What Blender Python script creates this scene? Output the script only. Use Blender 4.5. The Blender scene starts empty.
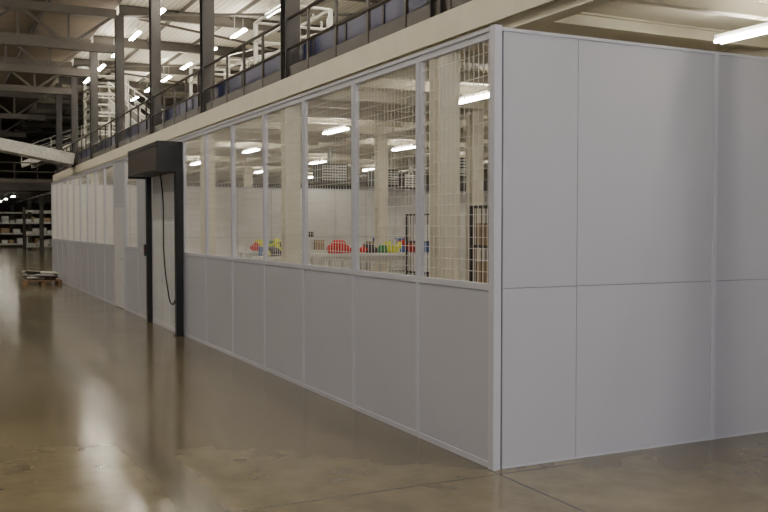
import bpy, math, random
from mathutils import Vector, Matrix
random.seed(4)
S=bpy.context.scene

# ---------------------------------------------------------------- materials
def mat(name,col,rough=0.5,metal=0.0,var=0.08,scale=3.0,bump=0.0,emit=None,es=0,spec=0.5):
    m=bpy.data.materials.new(name); m.use_nodes=True
    nt=m.node_tree; p=nt.nodes['Principled BSDF']
    tc=nt.nodes.new('ShaderNodeTexCoord'); n=nt.nodes.new('ShaderNodeTexNoise')
    n.inputs['Scale'].default_value=scale; n.inputs['Detail'].default_value=4
    nt.links.new(tc.outputs['Object'],n.inputs['Vector'])
    r=nt.nodes.new('ShaderNodeValToRGB')
    r.color_ramp.elements[0].position=0.3; r.color_ramp.elements[1].position=0.7
    r.color_ramp.elements[0].color=tuple(c*(1-var) for c in col)+(1,)
    r.color_ramp.elements[1].color=tuple(min(1,c*(1+var)) for c in col)+(1,)
    nt.links.new(n.outputs['Fac'],r.inputs['Fac']); nt.links.new(r.outputs['Color'],p.inputs['Base Color'])
    p.inputs['Roughness'].default_value=rough; p.inputs['Metallic'].default_value=metal
    p.inputs['Specular IOR Level'].default_value=spec
    if bump>0:
        b=nt.nodes.new('ShaderNodeBump'); b.inputs['Strength'].default_value=bump
        nt.links.new(n.outputs['Fac'],b.inputs['Height']); nt.links.new(b.outputs['Normal'],p.inputs['Normal'])
    if emit:
        p.inputs['Emission Color'].default_value=tuple(emit)+(1,); p.inputs['Emission Strength'].default_value=es
    return m
M_PANEL=mat('painted_panel',(0.475,0.48,0.54),0.34,0,0.02,1.2,0.01)
M_FRAME=mat('painted_frame',(0.53,0.535,0.60),0.35,0,0.02)
M_SEAM=mat('panel_seam',(0.28,0.28,0.32),0.6)
M_WIRE=mat('mesh_wire',(0.70,0.68,0.65),0.4,0.0)
M_CREAM=mat('cream_steel',(0.66,0.62,0.50),0.5,0,0.04)
M_SOFFIT=mat('deck_soffit',(0.70,0.66,0.55),0.6,0,0.05,1.0)
M_BLACK=mat('black_steel',(0.008,0.008,0.009),0.35)
M_DARK=mat('dark_steel',(0.030,0.027,0.027),0.5,0,0.1)
M_BROWN=mat('brown_steel',(0.035,0.026,0.02),0.45,0,0.1)
M_TRUSS=mat('grey_truss_steel',(0.075,0.066,0.057),0.5,0,0.1)
M_NAVY=mat('navy_belt_frame',(0.008,0.014,0.09),0.4)
M_GALV=mat('galvanised_steel',(0.55,0.55,0.51),0.45,0.2,0.15,8)
M_WHITE=mat('white_panel',(0.74,0.73,0.70),0.5,0,0.03)
M_CURT=mat('door_curtain',(0.58,0.58,0.60),0.5,0,0.03)
M_RED=mat('red_fabric',(0.5,0.02,0.015),0.8,0,0.2,9,0.3)
M_YEL=mat('hi_vis_fabric',(0.65,0.66,0.04),0.8,0,0.2,9,0.3)
M_GREEN=mat('green_fabric',(0.05,0.25,0.08),0.8,0,0.2,9,0.3)
M_WOOD=mat('pallet_wood',(0.22,0.13,0.07),0.75,0,0.25,9)
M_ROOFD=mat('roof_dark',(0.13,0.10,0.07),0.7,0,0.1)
M_TUBE=mat('fluorescent_tube',(1,1,1),0.4,emit=(1.0,0.91,0.75),es=150)
M_TUBE2=mat('fluorescent_tube_low',(1,1,1),0.4,emit=(1.0,0.93,0.79),es=72)
M_CARD=mat('carton',(0.40,0.29,0.17),0.8,0,0.2,2)
M_BLUE=mat('blue_tote',(0.05,0.12,0.4),0.5)
M_CABLE=mat('rubber_cable',(0.01,0.01,0.01),0.6)

def roof_mat():
    m=bpy.data.materials.new('corrugated_roof'); m.use_nodes=True; nt=m.node_tree; p=nt.nodes['Principled BSDF']
    tc=nt.nodes.new('ShaderNodeTexCoord'); w=nt.nodes.new('ShaderNodeTexWave'); w.bands_direction='X'
    w.inputs['Scale'].default_value=1.6
    nt.links.new(tc.outputs['Object'],w.inputs['Vector'])
    r=nt.nodes.new('ShaderNodeValToRGB'); r.color_ramp.elements[0].color=(0.60,0.57,0.50,1); r.color_ramp.elements[1].color=(0.78,0.75,0.67,1)
    nt.links.new(w.outputs['Fac'],r.inputs['Fac']); nt.links.new(r.outputs['Color'],p.inputs['Base Color'])
    b=nt.nodes.new('ShaderNodeBump'); b.inputs['Strength'].default_value=0.3; b.inputs['Distance'].default_value=0.05
    nt.links.new(w.outputs['Fac'],b.inputs['Height']); nt.links.new(b.outputs['Normal'],p.inputs['Normal'])
    p.inputs['Roughness'].default_value=0.55
    return m
M_ROOF=roof_mat()

def floor_mat():
    m=bpy.data.materials.new('polished_concrete'); m.use_nodes=True; nt=m.node_tree; p=nt.nodes['Principled BSDF']
    N=nt.nodes.new; L=nt.links.new
    tc=N('ShaderNodeTexCoord')
    def noise(s,d,rough=0.5):
        n=N('ShaderNodeTexNoise'); n.inputs['Scale'].default_value=s; n.inputs['Detail'].default_value=d
        n.inputs['Roughness'].default_value=rough; L(tc.outputs['Object'],n.inputs['Vector']); return n
    n1=noise(0.35,3,0.5); n2=noise(2.6,4,0.6); n3=noise(0.7,2)
    r=N('ShaderNodeValToRGB'); e=r.color_ramp.elements; r.color_ramp.interpolation='EASE'
    e[0].position=0.25; e[0].color=(0.092,0.076,0.042,1); e[1].position=0.75; e[1].color=(0.225,0.19,0.118,1)
    mx=N('ShaderNodeMix'); mx.data_type='FLOAT'; mx.inputs[0].default_value=0.5
    L(n1.outputs['Fac'],mx.inputs[2]); L(n2.outputs['Fac'],mx.inputs[3]); L(mx.outputs[0],r.inputs['Fac'])
    sep=N('ShaderNodeSeparateXYZ'); L(tc.outputs['Object'],sep.inputs[0])
    def band(axis,c,w,soft):
        s=N('ShaderNodeMath'); s.operation='SUBTRACT'; L(sep.outputs[axis],s.inputs[0]); s.inputs[1].default_value=c
        a=N('ShaderNodeMath'); a.operation='ABSOLUTE'; L(s.outputs[0],a.inputs[0])
        mr=N('ShaderNodeMapRange'); mr.interpolation_type='SMOOTHSTEP'; L(a.outputs[0],mr.inputs[0])
        mr.inputs[1].default_value=w; mr.inputs[2].default_value=w+soft; mr.inputs[3].default_value=1; mr.inputs[4].default_value=0
        return mr.outputs[0]
    col=r.outputs['Color']
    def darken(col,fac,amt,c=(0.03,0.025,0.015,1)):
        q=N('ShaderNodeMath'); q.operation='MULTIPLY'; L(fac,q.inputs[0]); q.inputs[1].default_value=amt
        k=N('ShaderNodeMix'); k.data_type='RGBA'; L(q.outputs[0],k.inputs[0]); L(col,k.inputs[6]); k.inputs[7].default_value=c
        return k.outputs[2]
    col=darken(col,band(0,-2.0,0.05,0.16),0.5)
    for ax,c in ((0,-0.02),(1,-0.10),(0,-6.0),(1,-6.1),(1,5.9),(1,11.9),(1,17.9),(1,23.9),(1,35.9)):
        col=darken(col,band(ax,c,0.005,0.008),0.8)
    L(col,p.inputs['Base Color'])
    rr=N('ShaderNodeMapRange'); L(n3.outputs['Fac'],rr.inputs[0]); rr.inputs[3].default_value=0.11; rr.inputs[4].default_value=0.22
    L(rr.outputs[0],p.inputs['Roughness'])
    p.inputs['Specular IOR Level'].default_value=0.65
    return m
M_FLOOR=floor_mat()

# ---------------------------------------------------------------- mesh builder
class B:
    def __init__(s): s.v=[]; s.f=[]; s.mi=[]; s.m=[]
    def mid(s,m):
        if m not in s.m: s.m.append(m)
        return s.m.index(m)
    def add(s,vs,fs,m):
        o=len(s.v); s.v+=[tuple(v) for v in vs]; k=s.mid(m)
        for f in fs: s.f.append([o+i for i in f]); s.mi.append(k)
    BF=[(0,3,2,1),(4,5,6,7),(0,1,5,4),(1,2,6,5),(2,3,7,6),(3,0,4,7)]
    def box(s,x0,x1,y0,y1,z0,z1,m):
        s.add([(x0,y0,z0),(x1,y0,z0),(x1,y1,z0),(x0,y1,z0),(x0,y0,z1),(x1,y0,z1),(x1,y1,z1),(x0,y1,z1)],s.BF,m)
    def beam(s,p,q,w,h,m):
        p=Vector(p); q=Vector(q); d=(q-p).normalized()
        up=Vector((0,0,1)) if abs(d.z)<0.95 else Vector((0,1,0))
        a=d.cross(up).normalized()*w/2; b=a.cross(d).normalized()*h/2
        s.add([p-a-b,p+a-b,p+a+b,p-a+b,q-a-b,q+a-b,q+a+b,q-a+b],[(0,1,2,3),(4,7,6,5),(0,4,5,1),(1,5,6,2),(2,6,7,3),(3,7,4,0)],m)
    def cyl(s,p,q,r,m,n=8):
        p=Vector(p); q=Vector(q); d=(q-p).normalized()
        up=Vector((0,0,1)) if abs(d.z)<0.95 else Vector((0,1,0))
        a=d.cross(up).normalized()*r; b=a.cross(d).normalized()*r
        vs=[]
        for c in (p,q):
            for i in range(n):
                t=2*math.pi*i/n; vs.append(c+a*math.cos(t)+b*math.sin(t))
        fs=[(i,(i+1)%n,n+(i+1)%n,n+i) for i in range(n)]+[tuple(reversed(range(n))),tuple(range(n,2*n))]
        s.add(vs,fs,m)
    def ibeam_x(s,x0,x1,y,z0,z1,w,m,t=0.02):
        s.box(x0,x1,y-w/2,y+w/2,z0,z0+t,m); s.box(x0,x1,y-w/2,y+w/2,z1-t,z1,m); s.box(x0,x1,y-t/2,y+t/2,z0+t,z1-t,m)
    def ibeam_y(s,y0,y1,x,z0,z1,w,m,t=0.02):
        s.box(x-w/2,x+w/2,y0,y1,z0,z0+t,m); s.box(x-w/2,x+w/2,y0,y1,z1-t,z1,m); s.box(x-t/2,x+t/2,y0,y1,z0+t,z1-t,m)
    def hcol(s,x,y,z0,z1,w,m,t=0.025):
        s.box(x-w/2,x+w/2,y-w/2,y-w/2+t,z0,z1,m); s.box(x-w/2,x+w/2,y+w/2-t,y+w/2,z0,z1,m); s.box(x-t/2,x+t/2,y-w/2+t,y+w/2-t,z0,z1,m)
    def lump(s,c,r,m,seed=0,nu=14,nv=9):
        rnd=random.Random(seed); ph=[rnd.uniform(0,6.28) for _ in range(6)]
        vs=[];fs=[]
        for j in range(nv+1):
            t=math.pi*j/nv
            for i in range(nu):
                a=2*math.pi*i/nu
                k=1+0.16*math.sin(3*a+ph[0])*math.sin(t)+0.12*math.sin(5*a+ph[1]+4*t)+0.1*math.cos(4*t+ph[2])
                z=max(-0.55,math.cos(t)*k)
                vs.append((c[0]+r[0]*k*math.sin(t)*math.cos(a),c[1]+r[1]*k*math.sin(t)*math.sin(a),c[2]+0.004+r[2]*(z+0.55)))
        for j in range(nv):
            for i in range(nu):
                fs.append((j*nu+i,(j+1)*nu+i,(j+1)*nu+(i+1)%nu,j*nu+(i+1)%nu))
        s.add(vs,fs,m)
    def obj(s,name,parent=None,bevel=0):
        me=bpy.data.meshes.new(name); me.from_pydata(s.v,[],s.f); me.update()
        for m in s.m: me.materials.append(m)
        me.polygons.foreach_set('material_index',s.mi)
        o=bpy.data.objects.new(name,me); S.collection.objects.link(o)
        if parent: o.parent=parent
        if bevel:
            b=o.modifiers.new('bevel','BEVEL'); b.width=bevel; b.segments=2; b.limit_method='ANGLE'
        return o
def empty(name,loc=(0,0,0)):
    e=bpy.data.objects.new(name,None); S.collection.objects.link(e); e.location=loc; return e

# ---------------------------------------------------------------- hall shell
X0,X1,Y0,Y1,ZR=-26,24,-16,92,9.3
b=B(); b.box(X0,X1,Y0,Y1,-0.2,0,M_FLOOR); b.obj('floor')
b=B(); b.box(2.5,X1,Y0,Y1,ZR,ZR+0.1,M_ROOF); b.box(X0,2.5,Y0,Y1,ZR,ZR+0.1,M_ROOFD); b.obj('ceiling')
b=B(); b.box(X0-0.2,X0,Y0,Y1,0,ZR,M_WHITE); b.obj('wall_west')
b=B(); b.box(X1,X1+0.2,Y0,Y1,0,ZR,M_WHITE); b.obj('wall_east')
b=B(); b.box(X0,X1,Y1,Y1+0.2,0,ZR,M_ROOFD)
for i in range(12): b.box(X0+i*4,X0+i*4+0.2,Y1-0.05,Y1,0,ZR,M_TRUSS)
b.obj('wall_north')

# roof purlins and rafters
b=B()
for i in range(19):
    y=-6.2+5.6*i
    if y<Y1: b.ibeam_x(2.5,X1,y,8.9,9.28,0.16,M_TRUSS)
for i in range(11):
    x=4.6+i*1.9; b.box(x-0.03,x+0.03,Y0,Y1,9.16,9.29,M_TRUSS)
for i in range(13):
    x=X0+1+i*2.1; b.box(x-0.04,x+0.04,Y0,Y1,9.12,9.29,M_DARK)
for i in range(7):
    y=5+11.2*i; b.beam((2.5,y,8.95),(13.7,y+5.6,8.95),0.08,0.08,M_TRUSS); b.beam((13.7,y+5.6,8.95),(2.5,y+11.2,8.95),0.08,0.08,M_TRUSS)
b.obj('roof_purlins')

def truss(y):
    b=B(); zt,zb=8.95,7.75; x0,x1=X0,2.4
    b.box(x0,x1,y-0.13,y+0.13,zt-0.14,zt+0.14,M_TRUSS); b.box(x0,x1,y-0.13,y+0.13,zb-0.14,zb+0.14,M_TRUSS)
    n=18; d=(x1-x0)/n
    for i in range(n):
        xa=x0+i*d; xb=xa+d
        b.beam((xa,y,zb),(xb,y,zt) ,0.1,0.1,M_TRUSS) if i%2 else b.beam((xa,y,zt),(xb,y,zb),0.1,0.1,M_TRUSS)
        b.box(xa-0.04,xa+0.04,y-0.05,y+0.05,zb,zt,M_TRUSS)
    b.obj('roof_truss')
for y in (5,16.2,27.4,33.0,38.6,49.8,61.0,72.2): truss(y)

# ---------------------------------------------------------------- mezzanine deck + columns
DX=2.5; ZB0,ZB1=3.86,4.24; YD0,YD1=-9,46.0
b=B()
b.box(DX-0.1,X1-0.02,YD0,YD1,4.26,4.34,M_SOFFIT)
b.ibeam_y(YD0,YD1,DX,ZB0,ZB1,0.22,M_CREAM)
b.box(DX-0.125,DX-0.105,YD0,YD1,4.0,4.34,M_CREAM)
for x in (7.1,10.9,16.5): b.ibeam_y(YD0,YD1,x,4.02,4.26,0.16,M_CREAM)
y=YD0+0.2
i=0
while y<YD1:
    b.ibeam_x(DX+0.11,X1-0.02,y,4.10 if i%2 else 4.06,4.26,0.12,M_CREAM); y+=1.4; i+=1
b.obj('mezzanine_deck')
colY=[5.0+5.6*k for k in range(-2,8)]
for y in colY:
    b=B(); b.hcol(DX,y,0.02,ZB0,0.28,M_CREAM); b.box(DX-0.2,DX+0.2,y-0.2,y+0.2,0,0.02,M_CREAM)
    b.hcol(DX,y,4.34,8.9,0.28,M_DARK)
    b.obj('steel_column')
for (x,y) in ((7.1,16.2),(7.1,27.4),(7.1,38),(10.9,10.6),(16.5,16.2),(6.7,11.0)):
    b=B(); b.hcol(x,y,0.02,4.02,0.26,M_CREAM); b.box(x-0.2,x+0.2,y-0.2,y+0.2,0,0.02,M_CREAM); b.obj('support_column')
b=B()
for x in (13.8,):
    b.box(x-0.15,x+0.15,1,45,3.82,3.84,M_GALV); b.box(x-0.15,x-0.14,1,45,3.84,3.9,M_GALV); b.box(x+0.14,x+0.15,1,45,3.84,3.9,M_GALV)
    yy=1.5
    while yy<45: b.box(x-0.012,x+0.012,yy,yy+0.02,3.84,4.26,M_GALV); yy+=3
b.obj('cable_tray')
b=B(); b.box(5.6,6.6,-1.2,1.9,3.62,3.95,M_CREAM); b.box(5.5,6.7,-1.2,-1.1,3.55,4.0,M_CREAM); b.box(5.5,6.7,0.6,0.7,3.55,4.0,M_CREAM)
b.cyl((6.1,-0.9,3.95),(6.1,-0.9,4.26),0.02,M_GALV); b.cyl((6.1,1.6,3.95),(6.1,1.6,4.26),0.02,M_GALV)
b.obj('ventilation_duct')
for (x,y) in ((10.3,22.6),(9.8,16.9),(12.2,24.2),(7.6,20.8)):
    b=B(); b.box(x-0.45,x+0.45,y-0.3,y+0.3,3.0,3.55,M_DARK); b.box(x-0.4,x+0.4,y-0.34,y-0.3,3.05,3.5,M_GALV)
    for k in range(5): b.box(x-0.38,x+0.38,y-0.36,y-0.34,3.09+k*0.085,3.12+k*0.085,M_DARK)
    for o in (-0.35,0.35): b.cyl((x+o,y,3.55),(x+o,y,4.06),0.012,M_GALV)
    b.cyl((x,y,3.55),(x,y,4.06),0.08,M_GALV,12)
    b.obj('fan_heater')

# belt conveyor along deck edge
b=B(); ya,yb=-8.5,45.5
b.box(2.72,2.78,ya,yb,4.52,5.02,M_NAVY); b.box(3.32,3.38,ya,yb,4.62,5.02,M_NAVY); b.box(2.78,3.32,ya,yb,4.9,4.93,M_DARK)
y=ya+0.3
while y<yb:
    for x in (2.75,3.35): b.box(x-0.03,x+0.03,y-0.03,y+0.03,4.34,4.62,M_DARK)
    b.box(2.705,2.72,y-0.04,y+0.04,4.48,5.06,M_DARK)
    y+=1.4
b.box(2.80,3.30,ya,yb,4.36,4.5,M_DARK)
b.obj('belt_conveyor')
b=B(); x=2.42
y=ya
while y<yb:
    b.box(x-0.022,x+0.022,y-0.03,y+0.03,4.34,5.42,M_BROWN); y+=1.2
for z in (4.86,5.40): b.cyl((x,ya,z),(x,yb,z),0.03,M_BROWN)
b.box(x-0.012,x+0.006,ya,yb,4.34,4.54,M_BROWN)
b.obj('guard_railing')

# ---------------------------------------------------------------- deck equipment
def tower(name,cx,cy,w,d,z0,z1,levels,t=0.045):
    b=B()
    for sx in (-1,1):
        for sy in (-1,1):
            b.box(cx+sx*w/2-t,cx+sx*w/2+t,cy+sy*d/2-t,cy+sy*d/2+t,z0,z1+1.0,M_GALV)
    for k in range(levels+1):
        z=z0+(z1-z0)*k/levels
        if k: b.box(cx-w/2,cx+w/2,cy-d/2,cy+d/2,z-0.06,z,M_GALV)
        for dz in (0.5,1.0):
            for sy in (-1,1): b.cyl((cx-w/2,cy+sy*d/2,z+dz),(cx+w/2,cy+sy*d/2,z+dz),t*0.8,M_GALV)
            for sx in (-1,1): b.cyl((cx+sx*w/2,cy-d/2,z+dz),(cx+sx*w/2,cy+d/2,z+dz),t*0.8,M_GALV)
    for k in range(levels):
        za=z0+(z1-z0)*k/levels; zb=z0+(z1-z0)*(k+1)/levels
        s=1 if k%2 else -1
        for off in (-0.3,0.3):
            b.beam((cx+off*0.8,cy-s*d*0.4,za),(cx+off*0.8,cy+s*d*0.4,zb),0.04,0.18,M_GALV)
            b.beam((cx+off*0.8,cy-s*d*0.4,za+0.9),(cx+off*0.8,cy+s*d*0.4,zb+0.9),0.035,0.035,M_GALV)
        for j in range(1,7):
            tt=j/7; yy=cy-s*d*0.4+s*d*0.8*tt; b.box(cx-0.24,cx+0.24,yy-0.1,yy+0.1,za+(zb-za)*tt-0.015,za+(zb-za)*tt+0.015,M_GALV)
    lx=cx+w/2+0.3
    for o in (-0.2,0.2): b.cyl((lx,cy+o,z0),(lx,cy+o,z1+1.0),0.025,M_GALV)
    z=z0+0.2
    while z<z1+1: b.cyl((lx,cy-0.2,z),(lx,cy+0.2,z),0.016,M_GALV,6); z+=0.28
    b.obj(name)
tower('access_stair_tower',4.4,41.8,1.6,2.2,4.34,7.9,4,0.07)
tower('access_stair_tower',4.9,16.9,1.2,2.2,4.34,6.0,1)
tower('access_stair_tower',5.1,24.5,1.2,2.0,4.34,6.0,1)

def incl(name,p,q,w,m1=M_GALV,legs=True,ground=4.34,rail=True):
    p=Vector(p);q=Vector(q); d=(q-p).normalized(); a=d.cross(Vector((0,0,1))).normalized()*w/2
    b=B()
    for s in (-1,1): b.beam(p+a*s,q+a*s,0.05,0.36,m1)
    b.beam(p+Vector((0,0,0.06)),q+Vector((0,0,0.06)),w-0.06,0.03,M_DARK)
    L=(q-p).length; n=max(2,int(L/2))
    for i in range(n+1):
        c=p+(q-p)*i/n
        for s in (-1,1):
            e=c+a*s
            if legs and e.z-0.18>ground: b.box(e.x-0.04,e.x+0.04,e.y-0.04,e.y+0.04,ground,e.z-0.15,m1)
            if rail: b.beam(e+Vector((0,0,0.1)),e+Vector((0,0,0.95)),0.04,0.04,m1)
        if legs: b.beam(c-a+Vector((0,0,-0.3)),c+a+Vector((0,0,-0.3)),0.05,0.05,m1)
    if rail:
        for s in (-1,1):
            for h in (0.55,0.95): b.beam(p+a*s+Vector((0,0,h)),q+a*s+Vector((0,0,h)),0.035,0.035,m1)
    b.obj(name)
incl('inclined_conveyor',(7.0,11.0,5.6),(7.0,28.0,6.6),0.8)
incl('inclined_conveyor',(4.2,28.4,4.7),(4.2,37.5,7.2),0.7)
incl('inclined_conveyor',(9.0,20,5.4),(9.0,42,7.4),0.9)
incl('inclined_conveyor',(1.6,52,5.2),(6.0,47.5,6.9),0.8,legs=False)
incl('inclined_conveyor',(11.0,12,6.8),(7.6,30,7.4),0.9)
# inclined bridge across the aisle landing on the deck
b=B(); yb0,yb1=37.4,38.7; xa_,za_,xb_,zb_=-9,6.75,2.3,4.62
for yy in (yb0,yb1): b.beam((xa_,yy,za_),(xb_,yy,zb_),0.12,0.5,M_GALV)
b.beam((xa_,(yb0+yb1)/2,za_-0.1),(xb_,(yb0+yb1)/2,zb_-0.1),1.2,0.06,M_GALV)
for yy in (yb0,yb1): b.box(-6.2,-6.0,yy-0.1,yy+0.1,0,za_-0.8,M_GALV)
b.obj('inclined_bridge_conveyor')

# far mezzanine and racking
b=B()
b.box(-22,22,50,88,4.0,4.12,M_BROWN)
for i in range(14): b.ibeam_x(-22,22,50+i*2.8,3.65,4.0,0.2,M_BROWN)
for x in (-15,-9,-3,3,9,15):
    b.ibeam_y(50,88,x,3.6,4.0,0.2,M_BROWN)
    for yy in (50.2,58,66,82): b.hcol(x,yy,0,3.6,0.25,M_TRUSS)
b.box(-22,22,49.95,50,4.1,4.3,M_TRUSS)
for z in (4.7,5.2): b.cyl((-22,50,z),(22,50,z),0.03,M_TRUSS)
for i in range(37): b.box(-22+i*1.2-0.02,-22+i*1.2+0.02,49.98,50.02,4.1,5.2,M_TRUSS)
b.obj('far_mezzanine')
def rack(x0,y0,bays,name='pallet_rack'):
    b=B()
    for i in range(bays+1):
        x=x0+i*2.4
        for dy in (0,1.0):
            b.box(x-0.05,x+0.05,y0+dy-0.05,y0+dy+0.05,0,2.9,M_BROWN)
        b.beam((x,y0,0.3),(x,y0+1,1.4),0.04,0.04,M_BROWN); b.beam((x,y0+1,1.4),(x,y0,2.5),0.04,0.04,M_BROWN)
    for z in (0.3,1.1,1.9,2.7):
        for dy in (0,1.0): b.box(x0,x0+bays*2.4,y0+dy-0.03,y0+dy+0.03,z-0.1,z,M_GALV)
        b.box(x0,x0+bays*2.4,y0,y0+1,z-0.01,z+0.01,M_GALV)
        if z<2.6:
            x=x0+0.1
            while x<x0+bays*2.4-0.8:
                w=random.uniform(0.3,0.6); h=random.uniform(0.15,0.5)
                b.box(x,x+w,y0+0.08,y0+0.85,z+0.01,z+h,random.choice([M_CARD,M_WHITE,M_WHITE,M_GALV,M_GALV])); x+=w+random.uniform(0.06,0.3)
    b.obj(name)
rack(-9,70,7); rack(2.2,60.5,3)

# ---------------------------------------------------------------- enclosure: left partition with mesh glazing
H=3.0; SILL=1.24; YE=25.4
def frame_post(b,x0,x1,y0,y1): b.box(x0,x1,y0,y1,0.0,H,M_FRAME)
def mesh(b,x,y0,y1,z0,z1,pv=0.062,ph=0.078,r=0.0019):
    n=int((y1-y0)/pv)
    for i in range(1,n): 
        y=y0+(y1-y0)*i/n; b.box(x-r,x+r,y-r,y+r,z0,z1,M_WIRE)
    n=int((z1-z0)/ph)
    for i in range(1,n):
        z=z0+(z1-z0)*i/n; b.box(x-r*1.0+2*r,x+r+2*r,y0,y1,z-r,z+r,M_WIRE)
T=0.05
posts_near=[0.0,1.10,2.33,3.57,4.81,6.06,7.31,8.56]
posts_far=[10.80+1.2167*k for k in range(13)]
b=B()
def bay(b,ya,yb,solid=False):
    ya+=0.025; yb-=0.025
    b.box(0.012,0.012+0.03,ya,yb,0.02,SILL-0.02,M_PANEL)
    b.box(0.006,T,ya,yb,0.0,0.04,M_FRAME)
    b.box(0.004,T,ya,yb,SILL-0.015,SILL+0.03,M_FRAME)
    b.box(0.002,T,ya,yb,H-0.06,H,M_FRAME)
    if solid: b.box(0.012,0.042,ya,yb,SILL+0.03,H-0.06,M_PANEL)
    else:
        b.box(0.01,T-0.01,ya,ya+0.02,SILL+0.03,H-0.06,M_FRAME); b.box(0.01,T-0.01,yb-0.02,yb,SILL+0.03,H-0.06,M_FRAME)
        mesh(b,0.02,ya+0.02,yb-0.02,SILL+0.03,H-0.06)
for i in range(len(posts_near)-1):
    bay(b,posts_near[i],posts_near[i+1])
    if i: frame_post(b,0.004,T+0.004,posts_near[i]-0.025,posts_near[i]+0.025)
frame_post(b,0.004,T+0.004,8.53,8.60)
for i in range(len(posts_far)-1):
    ya,yb=posts_far[i],posts_far[i+1]
    frame_post(b,0.004,T+0.004,ya-0.025,ya+0.025)
    if i==2:
        b.box(0.012,0.042,ya+0.025,yb-0.025,2.12,H,M_PANEL)
    else: bay(b,ya,yb,solid=(i==0))
frame_post(b,0.0,T+0.004,YE-0.05,YE+0.05)
b.box(0.0,T,8.6,10.78,2.9,H,M_FRAME)
b.box(-0.008,-0.002+T+0.02,0.06,YE,H-0.012,H+0.015,M_FRAME)
b.box(-0.008,0.05,-0.012,0.055,0,H+0.02,M_FRAME)
b.obj('wall_left')
# personnel door
b=B(); ya,yb=posts_far[2]+0.03,posts_far[3]-0.03
b.box(-0.004,0.05,ya,ya+0.06,0,2.12,M_FRAME); b.box(-0.004,0.05,yb-0.06,yb,0,2.12,M_FRAME); b.box(-0.004,0.05,ya,yb,2.06,2.12,M_FRAME)
b.box(0.006,0.045,ya+0.065,yb-0.065,0.01,2.055,M_CURT)
b.cyl((-0.05,ya+0.14,1.02),(-0.05,ya+0.26,1.02),0.012,M_GALV); b.cyl((-0.05,ya+0.14,1.02),(0.01,ya+0.14,1.02),0.01,M_GALV)
b.obj('door_1')
# roller door
root=empty('door_2')
b=B(); b.box(-0.39,0.0,8.56,10.74,2.50,2.92,M_BROWN); b.box(-0.392,-0.0,8.545,8.56,2.47,2.94,M_BLACK); b.box(-0.392,0.0,10.74,10.755,2.47,2.94,M_BLACK)
b.box(-0.40,-0.385,8.56,10.74,2.86,2.93,M_BLACK); b.box(-0.40,-0.385,8.56,10.74,2.49,2.53,M_BLACK)
b.obj('shutter_housing',root,0.006)
b=B(); b.box(-0.12,-0.014,8.50,8.60,0,2.5,M_BLACK); b.box(-0.14,-0.014,8.48,8.62,0,0.015,M_BLACK)
b.box(-0.10,-0.014,10.66,10.76,0,2.5,M_BLACK); b.obj('guide_rails',root,0.005)
b=B()
for k in range(25):
    b.box(-0.006+0.004*(k%2),0.02,8.62,10.64,0.02+k*0.1,0.115+k*0.1,M_CURT)
b.box(-0.02,0.025,8.62,10.64,0.0,0.05,M_FRAME)
for yy in (9.27,9.95): b.box(-0.014,0.0,yy,yy+0.04,0.05,2.5,M_FRAME)
b.obj('curtain',root)
b=B(); b.box(-0.14,-0.10,10.67,10.75,1.15,1.35,M_DARK); b.cyl((-0.14,10.71,1.28),(-0.15,10.71,1.28),0.02,M_RED); b.obj('control_box',root)
cu=bpy.data.curves.new('cable','CURVE'); cu.dimensions='3D'; cu.bevel_depth=0.011
sp=cu.splines.new('BEZIER'); pts=[(-0.10,9.6,2.5),(-0.12,9.35,2.1),(-0.12,9.3,1.2),(-0.10,9.2,0.75),(-0.08,8.95,0.45),(-0.05,8.75,0.6)]
sp.bezier_points.add(len(pts)-1)
for q,c in zip(sp.bezier_points,pts): q.co=c; q.handle_left_type=q.handle_right_type='AUTO'
cu.materials.append(M_CABLE); co=bpy.data.objects.new('cable',cu); S.collection.objects.link(co); co.parent=root

# right partition (solid)
b=B(); XE=18.0
seams=[0.70,2.02]; 
while seams[-1]+1.3<XE: seams.append(seams[-1]+1.3)
edges=[0.07]+seams+[XE]
for i in range(len(edges)-1):
    xa,xb=edges[i]+0.002,edges[i+1]-0.002
    b.box(xa,xb,0.0,0.03,0.012,SILL-0.002,M_PANEL); b.box(xa,xb,0.0,0.03,SILL+0.002,H-0.012,M_PANEL)
b.box(0.07,XE,0.008,0.028,0.01,H-0.02,M_SEAM)
b.box(0.07,XE,0.02,0.05,0,H,M_FRAME)
for k,x in enumerate(seams):
    if k%2==1: b.box(x-0.022,x+0.022,-0.010,0.0,0.0,H-0.01,M_FRAME)
b.box(0.05,XE,-0.006,0.06,H-0.015,H+0.008,M_FRAME)
b.box(0.07,XE,-0.003,0.0,0.0,0.015,M_FRAME)
b.obj('wall_right',None,0.002)
# back and far-side partitions
b=B()
b.box(0.05,XE,YE,YE+0.05,0,H,M_WHITE)
x=1.2
while x<XE: b.box(x-0.02,x+0.02,YE-0.012,YE,0,H,M_FRAME); x+=1.22
b.box(0.05,XE,YE-0.012,YE,H-0.05,H,M_FRAME); b.box(0.05,XE,YE-0.012,YE,SILL,SILL+0.03,M_FRAME)
b.obj('wall_back')
b=B(); b.box(XE,XE+0.05,0,YE+0.05,0,H,M_WHITE)
y=1.2
while y<YE: b.box(XE-0.012,XE,y-0.02,y+0.02,0,H,M_FRAME); y+=1.22
b.obj('wall_side')
b=B(); b.box(8.1,8.5,YE-0.16,YE-0.013,1.1,1.5,M_GALV); b.box(8.55,8.85,YE-0.13,YE-0.013,1.15,1.45,M_DARK); b.cyl((8.3,YE-0.09,1.5),(8.3,YE-0.09,2.95),0.03,M_DARK); b.obj('electrical_switch_box')

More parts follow.
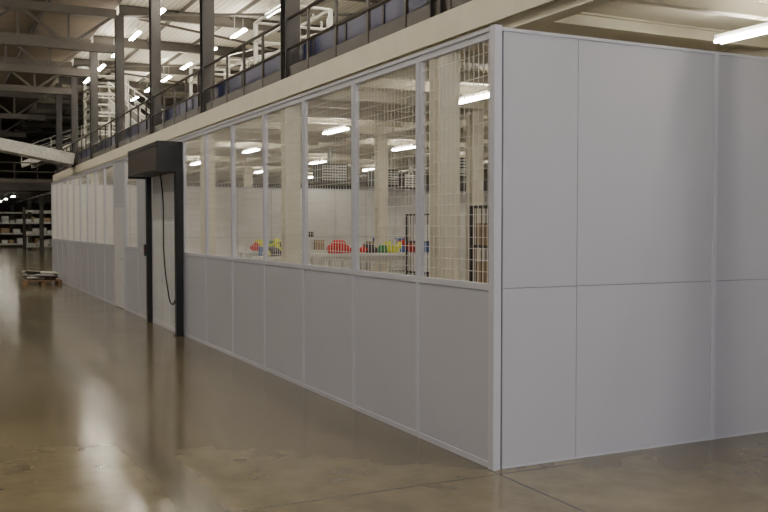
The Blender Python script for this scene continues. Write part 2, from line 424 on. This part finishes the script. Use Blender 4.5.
# ---------------------------------------------------------------- interior furniture
def bench(x,y,w,d,h):
    b=B()
    b.box(-w/2,w/2,-d/2,d/2,h-0.06,h,M_WHITE)
    for sx in (-1,0,1):
        for sy in (-1,1): b.box(sx*(w/2-0.05)-0.025,sx*(w/2-0.05)+0.025,sy*(d/2-0.05)-0.025,sy*(d/2-0.05)+0.025,0,h-0.06,M_GALV)
    b.box(-w/2+0.04,w/2-0.04,-d/2+0.04,d/2-0.04,0.25,0.28,M_GALV)
    b.box(-w/2+0.05,w/2-0.05,-d/2+0.03,-d/2+0.06,h-0.16,h-0.06,M_GALV)
    o=b.obj('workbench'); o.location=(x,y,0); return o
for (x,y,w,h) in ((5.6,13.6,2.8,1.05),(8.9,14.2,2.4,1.05),(5.2,18.2,2.4,1.0),(9.4,18.6,3.4,1.0),(6.6,21.8,2.6,1.0),(10.4,22.6,3.0,1.0),(3.9,15.2,1.0,0.95)): bench(x,y,w,0.8,h)
def jacket(x,y,z,m,m2,seed,s=1.0):
    b=B(); b.lump((x,y,z),(0.20*s,0.15*s,0.16*s),m,seed); b.lump((x+0.18*s,y+0.03,z),(0.15*s,0.12*s,0.1*s),m,seed+1); b.lump((x-0.15*s,y-0.05,z),(0.12*s,0.1*s,0.12*s),m2,seed+2)
    o=b.obj('folded_jacket')
    for p in o.data.polygons: p.use_smooth=True
jacket(4.75,13.6,1.05,M_RED,M_RED,1,1.1); jacket(5.45,13.55,1.05,M_DARK,M_RED,7,0.85); jacket(5.95,13.55,1.05,M_YEL,M_GREEN,17,0.95); jacket(6.5,13.6,1.05,M_RED,M_BLUE,9,0.8); jacket(8.2,14.2,1.05,M_RED,M_DARK,12)
jacket(4.5,18.2,1.0,M_YEL,M_RED,20,1.1); jacket(9.0,18.6,1.0,M_RED,M_YEL,26); jacket(5.1,18.25,1.0,M_DARK,M_YEL,31,0.9); jacket(6.2,21.8,1.0,M_YEL,M_GREEN,36); jacket(3.75,15.2,0.95,M_DARK,M_YEL,41,0.9)
def boxes(x,y,z,n,seed):
    r=random.Random(seed); b=B()
    for i in range(n):
        h=r.uniform(0.12,0.3); w=r.uniform(0.24,0.36); xx=x+0.4*i
        m=r.choice([M_BLUE,M_CARD,M_WHITE,M_GALV,M_WHITE])
        b.box(xx,xx+w,y-0.18,y+0.18,z+0.002,z+0.015,m)
        for a in (0,w-0.012): b.box(xx+a,xx+a+0.012,y-0.18,y+0.18,z+0.015,z+h,m)
        for a in (-0.18,0.168): b.box(xx+0.012,xx+w-0.012,y+a,y+a+0.012,z+0.015,z+h,m)
        b.box(xx-0.01,xx+w+0.01,y-0.19,y+0.19,z+h,z+h+0.02,m)
    b.obj('storage_boxes')
boxes(8.6,14.2,1.05,3,1); boxes(9.5,18.6,1.0,4,2); boxes(6.7,21.8,1.0,2,3); boxes(9.2,22.6,1.0,6,5); boxes(5.6,18.2,1.0,2,6)
# office-style chairs
def chair(x,y):
    b=B(); b.box(x-0.22,x+0.22,y-0.22,y+0.22,0.52,0.60,M_BLUE); b.box(x-0.2,x+0.2,y+0.18,y+0.23,0.70,1.12,M_BLUE); b.box(x-0.03,x+0.03,y+0.19,y+0.22,0.58,0.75,M_BLACK)
    b.cyl((x,y,0.1),(x,y,0.52),0.03,M_BLACK)
    for k in range(5):
        a=k*1.2566; e=(x+0.27*math.cos(a),y+0.27*math.sin(a),0.07); b.beam((x,y,0.12),e,0.04,0.03,M_BLACK); b.cyl((e[0],e[1]-0.015,0.03),(e[0],e[1]+0.015,0.03),0.03,M_BLACK,10)
    b.obj('work_chair')
chair(7.6,14.3); chair(4.4,17.3)
def cage(x,y,w,d,h,name='wire_cage_trolley',fill=True):
    b=B()
    for sx in (0,1):
        for sy in (0,1): b.box(x+sx*w-0.02,x+sx*w+0.02,y+sy*d-0.02,y+sy*d+0.02,0.12,h,M_DARK); b.cyl((x+sx*w-0.02,y+sy*d,0.06),(x+sx*w+0.02,y+sy*d,0.06),0.06,M_BLACK,12)
    for z in (0.14,0.75,1.35,h-0.02):
        b.box(x,x+w,y-0.015,y+0.015,z-0.02,z+0.02,M_DARK); b.box(x,x+w,y+d-0.015,y+d+0.015,z-0.02,z+0.02,M_DARK)
        b.box(x-0.015,x+0.015,y,y+d,z-0.02,z+0.02,M_DARK); b.box(x+w-0.015,x+w+0.015,y,y+d,z-0.02,z+0.02,M_DARK)
        if z<h-0.1: b.box(x,x+w,y,y+d,z-0.006,z+0.006,M_GALV)
    n=int(w/0.09)
    for i in range(1,n):
        xx=x+w*i/n; b.box(xx-0.004,xx+0.004,y-0.004,y+0.004,0.14,h,M_DARK); b.box(xx-0.004,xx+0.004,y+d-0.004,y+d+0.004,0.14,h,M_DARK)
    n=int(d/0.09)
    for i in range(1,n):
        yy=y+d*i/n; b.box(x-0.004,x+0.004,yy-0.004,yy+0.004,0.14,h,M_DARK)
    if fill:
        for z in (0.76,1.36):
            b.box(x+0.06,x+w*0.55,y+0.06,y+d-0.06,z,z+0.35,M_CARD if fill==1 else M_WHITE); b.box(x+w*0.6,x+w-0.06,y+0.06,y+d-0.1,z,z+0.28,M_BROWN if fill==1 else M_GALV)
    b.obj(name)
cage(4.15,6.3,1.2,0.7,1.98,fill=1); cage(5.1,10.3,0.8,0.7,1.9,fill=2)
for (x,y) in ((7.1,12.3),(11.8,20.5),(13.0,20.5)):
    b=B(); b.box(x,x+0.8,y,y+0.5,0.1,2.0,M_WHITE); b.box(x+0.03,x+0.77,y+0.03,y+0.47,0,0.1,M_DARK)
    b.box(x+0.02,x+0.395,y-0.015,y,0.13,1.97,M_WHITE); b.box(x+0.405,x+0.78,y-0.015,y,0.13,1.97,M_WHITE); b.box(x+0.36,x+0.38,y-0.03,y-0.015,1.0,1.15,M_DARK)
    b.obj('control_cabinet',None,0.004)

# ---------------------------------------------------------------- pallet with pipes
b=B(); px,py=-0.62,22.4
for i in range(6): b.box(px-0.5,px+0.5,py-0.4+i*0.15,py-0.4+i*0.15+0.1,0.11,0.13,M_WOOD)
for i in range(3): b.box(px-0.5+i*0.45,px-0.4+i*0.45,py-0.4,py+0.45,0.0,0.11,M_WOOD)
b.obj('pallet')
b=B()
for i in range(16):
    a=random.uniform(-0.6,0.6); cx=px+random.uniform(-0.1,0.02); cy=py+random.uniform(-0.2,0.2); L=random.uniform(0.3,0.5)
    z=0.158+0.055*(i//4)
    b.cyl((cx-L*math.cos(a),cy-L*math.sin(a),z+random.uniform(0,0.08)),(cx+L*math.cos(a),cy+L*math.sin(a),z),0.025,random.choice([M_GALV,M_GALV,M_BROWN,M_DARK]))
b.obj('metal_pipe_pile')

# ---------------------------------------------------------------- luminaires
def lamp(x,y,z,zc,m,L=1.25,name='fluorescent_batten_light'):
    b=B(); b.box(x-0.035,x+0.035,y-L/2-0.03,y+L/2+0.03,z+0.05,z+0.10,M_WHITE)
    for o in (-0.05,0.05): b.cyl((x+o,y-L/2,z+0.015),(x+o,y+L/2,z+0.015),0.024,m,6)
    for o in (-L/3,L/3): b.cyl((x,y+o,z+0.10),(x,y+o,zc),0.008,M_GALV,4)
    b.obj(name)
for x,ys in ((5.2,[-7.0,-3.8,2.4,8.6,14.8,21.2,27.5,33.8]),(8.9,[-6.8,-0.6,5.6,12,18.4,25.0,31.3]),(12.4,[2.4,9,15.4,21.8,28,34.3]),(16.0,[6,12.4,18.8])):
    for y in ys: lamp(x,y,3.89,4.06,M_TUBE2)
for x in (-4,1,6):  # battens added under the far mezzanine to brighten the racks
    for y in (54,60,66,76): lamp(x,y,3.4,3.62,M_TUBE2,1.25)
for x,y0,dy,ym in ((3.2,24.5-3.7*10,3.7,41),(6.4,22.5-3.7*9,3.7,46),(-3.6,-13,3.7,64),(-8.5,-12,5.5,64)):  # negative-x rows are out of view, added to light floor and left wall
    y=y0
    while y<ym:
        lamp(x,y,8.42,9.12,M_TUBE,1.5,'high_bay_light'); y+=dy

# ---------------------------------------------------------------- world, camera
w=bpy.data.worlds.new('World'); S.world=w; w.use_nodes=True
w.node_tree.nodes['Background'].inputs[0].default_value=(0.86,0.90,1.0,1); w.node_tree.nodes['Background'].inputs[1].default_value=1.15
cd=bpy.data.cameras.new('cam'); cd.lens=915/768*36; cd.sensor_width=36; cd.clip_end=300
c=bpy.data.objects.new('camera',cd); S.collection.objects.link(c)
c.location=(-3.414,-5.225,1.67); c.rotation_euler=(math.radians(90-1.9),0,math.radians(-26.3)); S.camera=c
